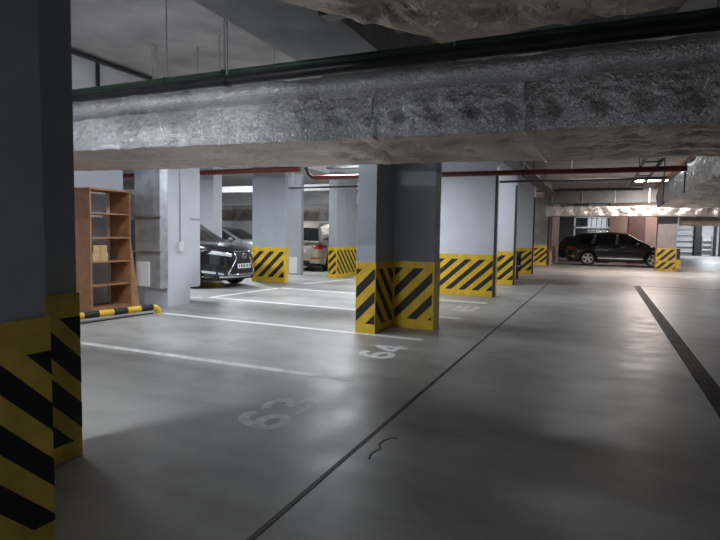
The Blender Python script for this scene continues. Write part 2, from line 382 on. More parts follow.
# ------------------------------------------------------------------ floor markings
def strip(p, q, wd, z=0.0016):
    p = Vector((*p, 0)); q = Vector((*q, 0)); d = (q - p).normalized(); n = Vector((-d.y, d.x, 0)) * wd / 2
    return MB().prism([tuple(a.xy) for a in (p - n, q - n, q + n, p + n)], 0.0005, z)
LN = 'painted bay lines'
for p, q, mt_, lb in [
    ((-6.9, 4.69), (-2.22, 4.72), 'line_worn', 'worn white line on the floor between bays 63 and 64'),
    ((-7.0, 7.08), (-2.20, 7.01), 'line', 'white line on the floor meeting the foot of the cross shaped pillar'),
    ((-7.85, 9.32), (-2.2, 9.16), 'line', 'white line on the floor running behind the cross shaped pillar'),
    ((-7.62, 11.86), (-2.19, 11.52), 'line', 'white line on the floor just in front of the wide pale pillar'),
    ((-7.82, 9.36), (-7.66, 11.80), 'line', 'white line across the floor in front of the black car nose'),
    ((-7.72, 13.2), (-7.2, 15.45), 'line', 'short slanting white line on the floor between the two rear striped pillars'),
    ((-7.95, 9.2), (-9.9, 8.35), 'line', 'white line on the floor slanting back toward the pale riser casing'),
    ((-4.3, 15.45), (-2.3, 15.45), 'line', 'far white line on the floor at the second pale pillar')]:
    tag(strip(p, q, 0.11).build('bay_line', mt_), lb, 'floor line', LN)
def arc(cx, cy, rx, ry, a0, a1, n=14): return [(cx + rx * math.cos(math.radians(a0 + (a1 - a0) * k / n)), cy + ry * math.sin(math.radians(a0 + (a1 - a0) * k / n))) for k in range(n + 1)]
DIG = {'6': [arc(.5, .30, .40, .22, -180, 180, 24), arc(.62, .36, .52, .56, 180, 62, 14)],
       '4': [[(.70, .0), (.70, .98)], [(.70, .95), (.05, .30)], [(.0, .28), (1.0, .28)]],
       '3': [arc(.42, .72, .42, .20, 150, -90, 16), arc(.42, .30, .46, .22, 90, -150, 16)],
       '5': [[(.9, .92), (.18, .92)], [(.2, .96), (.14, .5)], arc(.44, .32, .44, .26, 135, -150, 18)]}
def number(txt, origin, ux, uy, sx, sy, mt_, lb):
    m = MB(); wd = sx / len(txt); ux = Vector((*ux, 0)); uy = Vector((*uy, 0)); o = Vector((*origin, 0)); hw = 0.045
    def W(p, k): return o + ux * (wd * (k + 0.06 + 0.86 * p[0])) + uy * (sy * p[1])
    lay = 0
    for k, ch in enumerate(txt):
        for st in DIG[ch]:
            P_ = [W(p, k) for p in st]; L_, R_ = [], []
            for q in range(len(P_)):
                d = (P_[min(q + 1, len(P_) - 1)] - P_[max(q - 1, 0)]).normalized(); n = Vector((-d.y, d.x, 0)) * hw
                zz = Vector((0, 0, 0.0010 + 0.0002 * lay)); L_.append(P_[q] + n + zz); R_.append(P_[q] - n + zz)
            c = len(P_); m.add(L_ + R_, [(q, q + 1, c + q + 1, c + q) for q in range(c - 1)]); lay += 1
    return tag(m.build('bay_number', mt_), lb, 'floor number', 'bay numbers')
number('64', (-2.21, 5.68), (0.02, 1), (-1, 0.02), 0.82, 0.44, 'line', 'white number 64 painted on the floor before the cross shaped pillar')
number('63', (-2.12, 3.20), (0.02, 1), (-1, 0.02), 0.76, 0.44, 'number_worn', 'faded number 63 painted on the shaded floor')
number('65', (-2.20, 10.05), (0.02, 1), (-1, 0.02), 0.82, 0.44, 'number_pink', 'pale pinkish number 65 painted on the floor before the wide pale pillar')

tag(strip((-1.45, -5), (-1.465, 17.2), 0.032, 0.003).build('expansion_joint', 'joint'), 'dark straight joint running along the aisle floor', 'floor joint')
def crack(pts, wd, lb):
    m = MB()
    for a, b in zip(pts, pts[1:]):
        a = Vector((*a, 0)); b = Vector((*b, 0)); n = Vector((-(b - a).y, (b - a).x, 0)).normalized() * wd / 2
        m.prism([tuple(k.xy) for k in (a - n, b - n, b + n, a + n)], 0.0005, 0.0025)
    tag(m.build('floor_crack', 'joint'), lb, 'crack')
crack([(-1.312, 3.091), (-1.328, 3.15), (-1.326, 3.208), (-1.305, 3.272), (-1.345, 3.35), (-1.343, 3.411), (-1.313, 3.488), (-1.27, 3.50)], 0.011, 'short jagged crack in the floor beside the dark joint')
dr = empty('drain_channel', 'long rusty drain channel set in the aisle floor at right', 'drain', (1.02, 0, 0))
MB().box(-0.105, 0.105, -5, 18.2, 0.0004, 0.002).build('channel_bed', 'joint', dr)
m = MB()
y = -1.0
while y < 18.15:
    m.box(-0.088, 0.088, y, y + 0.028, 0.001, 0.006); y += 0.05
for x in (-0.05, 0.0, 0.05): m.box(x - 0.004, x + 0.004, -1, 18.15, 0.001, 0.005)
m.build('grate', 'grate', dr)
for x in (-0.105, 0.093): MB().box(x, x + 0.012, -5, 18.2, 0.0004, 0.007).build('edge_rail', 'steel', dr)
tag(strip((1.0, 18.2), (9, 18.2), 0.06, 0.003).build('expansion_joint', 'joint'), 'dark floor joint crossing right from the far end of the drain', 'floor joint')

# ------------------------------------------------------------------ foil ducts
def patch(m, A, B, D_, E_, nu, nv, amp, pin=None, mi=0, seedv=0.0, depth=0.02, fine=0.2):
    """A->B is u, A->E_ is v; pins: (pitch u m, list of v fractions)"""
    A, B, D_, E_ = map(Vector, (A, B, D_, E_)); nrm = (B - A).cross(E_ - A).normalized()
    L = (B - A).length; Hh = (E_ - A).length; vs = []
    for j in range(nv + 1):
        for i in range(nu + 1):
            u, v = i / nu, j / nv
            p = A.lerp(B, u).lerp(E_.lerp(D_, u), v)
            q = p * 3.1 + Vector((seedv, 0, 0))
            p = p + Vector(noise.noise_vector(q)) * amp + Vector(noise.noise_vector(q * 4.3)) * amp * 0.45 + Vector(noise.noise_vector(q * 9.1)) * amp * fine
            if pin:
                d = 0
                for vv in pin[1]:
                    du = ((u * L) / pin[0] + 0.5) % 1 - 0.5; dv = (v - vv) * Hh / pin[0]
                    rr = math.hypot(du, dv * 1.2)
                    d += math.exp(-(rr / 0.22) ** 2)
                    ang = math.atan2(dv, du); d += 0.22 * math.sin(ang * 9 + i) * math.exp(-((rr - 0.3) / 0.2) ** 2)
                fade = min(1, 6 * v * (1 - v) + 0.0)
                bul = math.sin(PI * v) * (0.35 + 0.65 * abs(math.sin(PI * u * L / pin[0])))
                p = p + nrm * (depth * bul - depth * 1.3 * d * fade)
            vs.append(p)
    f = [(j * (nu + 1) + i, j * (nu + 1) + i + 1, (j + 1) * (nu + 1) + i + 1, (j + 1) * (nu + 1) + i) for j in range(nv) for i in range(nu)]
    m.add(vs, f, mi, True)
def ynear(x): return 4.10
def yfar(x): return 5.72
def zbt(x): return 2.21 - 0.018 * x
def ztp(x): return 2.575 - 0.011 * x
XA, XB = -8.45, 5.2
md = empty('foil_duct', 'large foil wrapped duct crossing the whole picture under the ceiling', 'duct', (0, 0, 0))
m = MB(); nu = 440
P = lambda x, y, z: (x, y, z)
patch(m, P(XA, ynear(XA), zbt(XA)), P(XB, ynear(XB), zbt(XB)), P(XB, ynear(XB), ztp(XB)), P(XA, ynear(XA), ztp(XA)), 900, 26, 0.013, (0.29, [0.5]), depth=0.021, fine=0.45)
patch(m, P(XB, yfar(XB), zbt(XB)), P(XA, yfar(XA), zbt(XA)), P(XA, yfar(XA), ztp(XA)), P(XB, yfar(XB), ztp(XB)), nu // 3, 4, 0.010)
patch(m, P(XA, ynear(XA), ztp(XA)), P(XB, ynear(XB), ztp(XB)), P(XB, yfar(XB), ztp(XB)), P(XA, yfar(XA), ztp(XA)), nu // 3, 6, 0.010)
m.build('casing', 'foil', md)
m = MB()
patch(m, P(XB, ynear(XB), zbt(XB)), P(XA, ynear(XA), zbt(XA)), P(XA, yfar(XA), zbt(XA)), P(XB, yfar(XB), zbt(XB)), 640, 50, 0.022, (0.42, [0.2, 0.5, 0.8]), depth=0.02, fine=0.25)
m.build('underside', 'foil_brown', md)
for x in (-1.75, -0.55):
    MB().tube([(x, ynear(x) - 0.02, ztp(x) - 0.02), (x, ynear(x) - 0.03, (zbt(x) + ztp(x)) / 2), (x, ynear(x) - 0.015, zbt(x)), (x, yfar(x), zbt(x) - 0.012)], 0.012, seg=6).build('seam', 'foil', md)
# rounded foil pipe on top of it, growing taller at the right
up_ = empty('foil_pipe', 'slimmer foil wrapped pipe lying on the front edge of the large foil duct', 'pipe', (0, 0, 0))
m = MB(); nn = 700; seg = 20
vs = []; x0, x1 = -8.4, 3.8
for i in range(nn + 1):
    x = x0 + (x1 - x0) * i / nn
    t = min(1, max(0, (x + 1.0) / 1.0)); t = t * t * (3 - 2 * t)
    hz = 0.088 + 0.0 * t; cy = ynear(x) + 0.11; cz = ztp(x) + 0.034 + hz
    for k in range(seg):
        a = 2 * PI * k / seg
        p = Vector((x, cy + 0.10 * math.cos(a), cz + hz * math.sin(a)))
        q = p * 3.3
        p += Vector(noise.noise_vector(q)) * 0.014 + Vector(noise.noise_vector(q * 4.1)) * 0.010 + Vector(noise.noise_vector(q * 8.7)) * 0.006
        p += Vector((0, math.cos(a), math.sin(a))) * (0.012 * abs(math.sin(x * PI / 0.29)))
        vs.append(p)
fs = [(i * seg + k, i * seg + (k + 1) % seg, (i + 1) * seg + (k + 1) % seg, (i + 1) * seg + k) for i in range(nn) for k in range(seg)]
m.add(vs, fs, 0, True); m.build('jacket', 'foil', up_)

# near overhead foil duct with slanted end
td = empty('foil_duct', 'brownish foil duct overhead at the top edge of the picture', 'duct', (0, 0, 0))
z0 = 2.5
m = MB()
def tdp(u, v):     # u along, v across: plan of the underside
    fx = -1.55 + u * 2.75
    yf = 2.08 + (fx + 1.47) * 1.10 if fx < -0.84 else 2.88 + 0.10 * math.sin(min(1, (fx + 0.84) / 1.04) * PI) - 0.0 * fx
    yf = max(yf, 1.2)
    return fx, 0.55 + (yf - 0.55) * v
nu, nv = 130, 70; vs = []
pins = [(-0.95, 2.3), (-0.42, 2.62), (0.1, 2.4), (-0.55, 1.9), (0.0, 1.8), (0.6, 2.55), (0.55, 1.9), (-0.1, 2.85), (0.35, 2.8)]
for j in range(nv + 1):
    for i in range(nu + 1):
        x, y = tdp(i / nu, j / nv)
        z = z0 - 0.05 * math.sin(PI * min(1, j / nv * 1.0)) - 0.02 * math.sin(x * 5)
        for px_, py_ in pins:
            dx, dy = x - px_, y - py_; rr = math.hypot(dx, dy)
            z += 0.045 * math.exp(-(rr / 0.10) ** 2)
            a = math.atan2(dy, dx); z += 0.010 * math.sin(a * 8 + px_ * 9) * math.exp(-((rr - 0.16) / 0.12) ** 2)
        q = Vector((x, y, 0)) * 4
        z += noise.noise(q) * 0.015 + noise.noise(q * 4) * 0.004
        if j == nv: z += 0.03
        vs.append((x, y, z))
top = len(vs)
for i in range(nu + 1):
    x, y = tdp(i / nu, 1.0); q = Vector((x, y, 9)) * 4
    vs.append((x, y + 0.01 + noise.noise(q) * 0.02, 2.85))
fs = [(j * (nu + 1) + i, j * (nu + 1) + i + 1, (j + 1) * (nu + 1) + i + 1, (j + 1) * (nu + 1) + i) for j in range(nv) for i in range(nu)]
fs += [(nv * (nu + 1) + i, nv * (nu + 1) + i + 1, top + i + 1, top + i) for i in range(nu)]
m.add(vs, fs, 0, True)
l0 = [vs[j * (nu + 1)] for j in range(nv + 1)]; r0 = [vs[j * (nu + 1) + nu] for j in range(nv + 1)]
for ln in (l0, r0):
    vv = [p for p in ln] + [(p[0], p[1], 2.85) for p in ln]; k = len(ln)
    m.add(vv, [(j, j + 1, k + j + 1, k + j) for j in range(k - 1)], 0, True)
m.add([(-1.55, 0.55, 2.85), (1.2, 0.55, 2.85), (1.2, 2.88, 2.85), (-0.8, 2.88, 2.85), (-1.55, 1.99, 2.85)], [(0, 1, 2, 3, 4)])
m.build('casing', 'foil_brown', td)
m = MB().box(-1.30, -1.10, 2.33, 2.42, 2.50, 2.56, bev=0.01).tube([(-1.2, 2.4, 2.55), (-1.12, 2.62, 3.0), (-1.0, 2.9, 3.41)], 0.025)
m.build('support_bracket', 'dark', td)
MB().box(-1.02, -0.95, 2.60, 2.7, 2.5, 2.56, bev=0.01).build('clip', 'dark', td)

# dark hopper between the ducts
tr = empty('duct_transition', 'dark tapered duct piece in the shade between the two foil ducts', 'duct', (0, 0, 0))
v = [(-0.85, 5.1, 3.15), (0.10, 5.1, 2.95), (0.10, 5.6, 2.95), (-0.85, 5.6, 3.15), (-0.95, 5.1, 3.9), (0.72, 5.1, 3.7), (0.72, 5.6, 3.7), (-0.95, 5.6, 3.9)]
MB().add(v, [(0, 1, 2, 3), (4, 5, 6, 7), (0, 1, 5, 4), (1, 2, 6, 5), (2, 3, 7, 6), (3, 0, 4, 7)]).build('casing', 'steel', tr)
MB().tube([(-0.2, 5.35, 3.72), (-0.2, 5.35, ZC)], 0.012, seg=6).build('hanger_rod', 'dark', tr)

# right foil duct along the aisle
rd = empty('foil_duct', 'foil wrapped duct at right running down the aisle toward the estate car', 'duct', (0, 0, 0))
m = MB()
xa, xb, za, ze, ya, yb = 1.44, 4.3, 2.36, 2.92, 7.1, 18.0
patch(m, (xa, yb, za), (xa, ya, za), (xa, ya, ze), (xa, yb, ze), 500, 24, 0.03, (0.5, [0.5]), depth=0.05, fine=0.4)
patch(m, (xa, ya, za), (xa, yb, za), (xb, yb, za), (xb, ya, za), 300, 60, 0.03, (0.6, [0.2, 0.5, 0.8]), depth=0.03, fine=0.3)
patch(m, (xb, yb, za), (xa, yb, za), (xa, yb, ze), (xb, yb, ze), 40, 8, 0.02)
patch(m, (xb, ya, za), (xb, yb, za), (xb, yb, ze), (xb, ya, ze), 60, 6, 0.02)
patch(m, (xa, ya, za), (xb, ya, za), (xb, ya, ze), (xa, ya, ze), 40, 8, 0.02)
patch(m, (xa, yb, ze), (xa, ya, ze), (xb, ya, ze), (xb, yb, ze), 60, 8, 0.02)
m.build('casing', 'foil_far', rd)
for y in (8.0, 12.0, 16.0): MB().tube([(xa - 0.04, y, za - 0.03), (xa - 0.04, y, ZC)], 0.014, seg=6).build('hanger_rod', 'dark', rd)
MB().box(xa - 0.10, xa - 0.05, 8.5, 18.2, 2.90, 2.98).build('side_rail', 'wood', rd)

# far ducts across the aisle
fd = empty('foil_duct', 'long shiny foil duct hanging above the black estate car', 'duct', (0, 0, 0))
m = MB()
x0, x1 = -2.45, 9.5
patch(m, (x0, 26.6, 2.42), (x1, 26.6, 2.42), (x1, 26.6, 2.86), (x0, 26.6, 2.86), 300, 14, 0.02, (0.6, [0.5]), depth=0.02)
patch(m, (x1, 26.6, 2.42), (x0, 26.6, 2.42), (x0, 27.0, 2.40), (x1, 27.0, 2.40), 120, 6, 0.02)
patch(m, (x0, 26.6, 2.86), (x1, 26.6, 2.86), (x1, 27.0, 2.86), (x0, 27.0, 2.86), 120, 6, 0.02)
m.build('casing', 'foil_far', fd)
gd = empty('steel_duct', 'plain grey sheet metal duct above the shiny far duct', 'duct', (0, 0, 0))
MB().box(-2.55, 2.15, 26.55, 27.0, 3.0, 3.62, bev=0.02).build('casing', 'duct_dark', gd)
for x in (-2.2, -0.9, 0.45, 1.8): MB().box(x - 0.02, x + 0.02, 26.5, 26.56, 2.97, 3.65).build('flange', 'steel', gd)
lp = empty('foil_pipe', 'brownish foil pipe under the shiny far duct at the right edge', 'pipe', (0, 0, 0))
MB().tube([(3.1 + 0.3 * i, 27.6, 2.22 + 0.02 * math.sin(i * 2.1)) for i in range(22)], 0.2, seg=12).build('jacket', 'foil_brown', lp)
bd = empty('foil_duct', 'far brown foil duct crossing behind the grey and beige cars', 'duct', (0, 0, 0))
m = MB(); patch(m, (-25.5, 25.2, 2.1), (-5.0, 25.2, 2.1), (-5.0, 25.2, 2.75), (-25.5, 25.2, 2.75), 160, 6, 0.03, (0.6, [0.5]), depth=0.05)
patch(m, (-5.0, 25.2, 2.1), (-25.5, 25.2, 2.1), (-25.5, 25.8, 2.1), (-5.0, 25.8, 2.1), 80, 4, 0.02)
patch(m, (-25.5, 25.2, 2.75), (-5.0, 25.2, 2.75), (-5.0, 25.8, 2.75), (-25.5, 25.8, 2.75), 80, 4, 0.02)
m.build('casing', 'foil_brown', bd)
for x in (-22, -16, -12, -8): MB().tube([(x, 25.17, 2.08), (x, 25.17, ZC)], 0.014, seg=6).build('hanger_rod', 'dark', bd)

# ------------------------------------------------------------------ pipes, trays, hangers
def pipe(name, label, a, b, r, mt_, clamps=(), cat='pipe', group=None):
    a = Vector(a); b = Vector(b)
    e = empty(name, label, cat, a, 0, group); MB().tube([(0, 0, 0), b - a], r, seg=14).build('tube', mt_, e)
    for t, zz in clamps:
        p = (b - a) * t
        MB().tube([p + Vector((0, 0, r)), p + Vector((0, 0, zz - a.z - p.z))], 0.009, seg=6).build('hanger_rod', 'steel', e)
        MB().lathe([(r + 0.012, -0.02), (r + 0.012, 0.02)], p, b - a).build('clamp', 'dark', e)
    return e
pipe('green_pipe', 'thin green pipe running above the large foil duct', (-8.3, 4.74, 3.19), (4.8, 4.74, 3.07), 0.035, 'green', [(0.283, ZC), (0.345, ZC)])
pipe('dark_pipe', 'thick black pipe just below the green pipe, above the large foil duct', (-8.3, 4.62, 3.07), (4.8, 4.62, 2.95), 0.055, 'dark', [(0.355, ZC), (0.54, ZC)])
pipe('dark_pipe', 'second black pipe in the shade behind the thick one', (-2.6, 4.95, 3.14), (4.8, 4.95, 3.04), 0.07, 'dark', [(0.9, ZC), (0.45, ZC)])
rp1 = pipe('red_pipe', 'red pipe passing in front of the tops of the pale pillars', (-5.9, 10.5, 2.68), (1.25, 10.5, 2.63), 0.05, 'red', [(0.36, ZC), (0.63, ZC)])
MB().tube([(0.02, 0, 0), (-0.05, 0.0, 0.01), (-0.12, 0.0, 0.07), (-0.9, 0.0, ZC - 2.68)], 0.04, seg=14).build('riser', 'dark', rp1)
pipe('red_pipe', 'dark red pipe under the ceiling above the black car with the big grille', (-20, 12.4, 3.17), (-7.4, 12.4, 3.15), 0.075, 'red', [(0.1, ZC), (0.7, ZC)])
pipe('dark_pipe', 'thin black pipe right above the red aisle pipe', (-2.2, 9.2, 2.74), (1.3, 9.2, 2.74), 0.025, 'dark', [(0.3, ZC), (0.7, ZC)])
pipe('dark_pipe', 'thin black pipe crossing behind the red aisle pipe', (-5.5, 14.0, 2.83), (1.3, 14.0, 2.83), 0.03, 'dark', [(0.3, ZC), (0.7, ZC)])
pipe('dark_pipe', 'black pipe along the top of the grey far duct', (-5.0, 24.0, 3.40), (1.4, 24.0, 3.40), 0.06, 'dark', [(0.05, ZC), (0.8, ZC)])
pipe('dark_pipe', 'thin dark pipe along the top of the bright left girder', (-7.22, -2, 4.06), (-7.22, 12, 4.06), 0.035, 'dark')
pipe('dark_pipe', 'thin dark pipe crossing before the far corner chevron pillar', (-9.6, 14.75, 2.88), (-4.1, 14.75, 2.88), 0.03, 'dark', [(0.1, ZC), (0.9, ZC)])
t = empty('cable_tray', 'greenish lit cable tray beside the visible tube lamp', 'cable tray', (-6.3, 11.45, 2.98))
MB().box(0.25, 2.9, -0.1, 0.1, 0, 0.012).box(0.25, 2.9, -0.1, -0.09, 0, 0.06).box(0.25, 2.9, 0.09, 0.1, 0, 0.06).build('channel', 'steel', t)
for x in (0.4, 2.6): MB().tube([(x, 0, 0.012), (x, 0, ZC - 2.98)], 0.01, seg=6).build('hanger_rod', 'steel', t)
MB().tube([(0.25, 0.03, 0.03), (1.5, 0.02, 0.035), (2.9, 0.04, 0.03)], 0.02, seg=6).build('cable', 'dark', t)
t = empty('cable_tray', 'dark cable tray running away along the aisle ceiling', 'cable tray', (-2.1, 9.0, 3.26))
MB().box(-0.2, 0.22, 0, 15.5, 0, 0.015).box(-0.2, -0.185, 0, 15.5, 0, 0.08).box(0.205, 0.22, 0, 15.5, 0, 0.08).build('channel', 'rail', t)
for y in (1, 5, 9, 13): MB().tube([(0, y, 0.01), (0, y, ZC - 3.26)], 0.012, seg=6).build('hanger_rod', 'dark', t)
t = empty('cable_ladder', 'dark cable ladder in front of the bright far lamp', 'cable tray', (1.2, 20.4, 3.42))
for x in (-0.3, 0.1): MB().box(x, x + 0.05, -6, 3.3, 0, 0.09).build('rail', 'rail', t)
for i in range(8): MB().box(-0.3, 0.15, -5.5 + i * 1.15, -5.4 + i * 1.15, 0.02, 0.05).build('rung', 'rail', t)
MB().box(-0.32, 0.17, -3.05, -3.0, -0.03, 0.0).tube([(-0.32, -3.02, -0.02), (-0.32, -3.02, ZC - 3.42)], 0.012, seg=6).tube([(0.17, -3.02, -0.02), (0.17, -3.02, ZC - 3.42)], 0.012, seg=6).build('hanger', 'rail', t)
t = empty('hanger_strap', 'crumpled silver foil hanger dropping from the ceiling left of the thin rod', 'hanger', (-6.0, 5.95, 2.62))
MB().box(-0.03, 0.03, -0.03, 0.03, 0, ZC - 2.62, bev=0.012).build('strap', 'foil', t)
pipe('drop_pipe', 'short dark rod standing against the bright left girder', (-7.27, 6.05, 3.45), (-7.27, 6.05, 4.05), 0.03, 'dark')

# ------------------------------------------------------------------ lamps
for i, (x, y, z, wt, ln, col, lb) in enumerate(LAMPS):
    e = empty('tube_lamp', lb, 'lamp', (x, y, z), 0, 'ceiling tube lamps')
    MB().box(-ln / 2, ln / 2, -0.08, 0.08, 0.035, 0.10, bev=0.008).build('housing', 'lampbody', e)
    MB().box(-ln / 2 + 0.02, ln / 2 - 0.02, -0.06, 0.06, -0.01, 0.035, bev=0.012).build('diffuser', emis('lamp_glow', col, GLOW * wt), e)
    for sx in (-1, 1): MB().tube([(sx * ln * 0.35, 0, 0.1), (sx * ln * 0.35, 0, ZC - z)], 0.006, seg=6).build('hanger_rod', 'steel', e)
    ld = bpy.data.lights.new('lamp_light', 'AREA'); ld.shape = 'RECTANGLE'; ld.size = ln - 0.1; ld.size_y = 0.1; ld.energy = wt; ld.color = col
    lo = bpy.data.objects.new('lamp_light', ld); C.objects.link(lo); lo.parent = e; lo.location = (0, 0, -0.02)

# ------------------------------------------------------------------ bookcase corner
bk = empty('bookcase', 'tall brown open bookcase with five rows of shelves against the left wall', 'bookcase', (-7.88, 6.35, 0))
W_, D_, H_ = 0.86, 0.52, 2.13
MB().box(-D_, 0, 0, 0.03, 0, H_, bev=0.003).build('side_panel', 'wood', bk)
MB().box(-D_, 0, W_ - 0.03, W_, 0, H_, bev=0.003).build('side_panel', 'wood', bk)
MB().box(-D_ - 0.01, 0.02, -0.02, W_ + 0.02, H_, H_ + 0.03, bev=0.004).build('top_board', 'wood', bk)
for z in (0.07, 0.47, 0.88, 1.30, 1.72): MB().box(-D_ + 0.01, -0.005, 0.03, W_ - 0.03, z, z + 0.025).build('shelf', 'wood', bk)
MB().box(-0.03, -0.01, 0.03, W_ - 0.03, 0, 0.07).build('plinth', 'wood', bk)
o = MB().box(-D_, -D_ + 0.02, W_ - 0.1, W_ - 0.03, 0.07, H_).build('back_strip', 'plastic', bk); o['label'] = 'white edge strip'
for i, (y0, y1, z, h, lb) in enumerate([(6.42, 6.74, 0.905, 0.155, 'lower cardboard box on the middle shelf of the bookcase'), (6.44, 6.72, 1.062, 0.12, 'upper cardboard box lying on another box in the bookcase')]):
    b = empty('cardboard_box', lb, 'box', (-8.06, (y0 + y1) / 2, z), 0, 'boxes in the bookcase')
    hw = (y1 - y0) / 2
    MB().box(-0.15, 0.14, -hw, hw, 0, h, bev=0.004).build('carton', 'card', b)
    MB().box(-0.152, 0.142, -0.025, 0.025, 0.0, h + 0.002).build('tape', 'wood2', b)
m = MB(); v = [(-8.02, 7.25, 0), (-7.98, 7.49, 0), (-8.33, 7.49, 2.08), (-8.36, 7.25, 2.08)]
n = Vector((0.02, 0, 0.004))
m.add([Vector(p) for p in v] + [Vector(p) - n for p in v], [(0, 1, 2, 3), (4, 5, 6, 7), (0, 1, 5, 4), (1, 2, 6, 5), (2, 3, 7, 6), (3, 0, 4, 7)])
tag(m.build('plywood_board', 'wood2'), 'tall orange brown board leaning between the bookcase and the riser', 'board')
wb_ = empty('wheel_stop', 'yellow and black striped pipe wheel stop on the floor before the bookcase', 'wheel stop', (-7.34, 5.0, 0))
A = Vector((-0.10, 0.0, 0.11)); B = Vector((0.21, 1.98, 0.11))
m = MB(); k = 8
for i in range(k): m.tube([A.lerp(B, i / k), A.lerp(B, (i + 1) / k)], 0.055, mi=i % 2, seg=16)
m.build('bar', ['yellow', 'black'], wb_)
MB().tube([B - Vector((0, 0.02, 0)), B + Vector((0.01, 0.05, -0.01)), B + Vector((0.02, 0.09, -0.05)), B + Vector((0.02, 0.1, -0.11))], 0.057, seg=16).build('foot', 'yellow', wb_)
MB().tube([A + Vector((0, 0.02, 0)), A - Vector((0.0, 0.06, 0.05)), A - Vector((0, 0.07, 0.11))], 0.057, seg=16).build('foot', 'yellow', wb_)
MB().tube([A + Vector((0.16, 0, -0.1)), B + Vector((0.02, -0.02, -0.1))], 0.012, seg=8).build('low_dark_line', 'dark', wb_)  # thin dark line near the floor along the bar

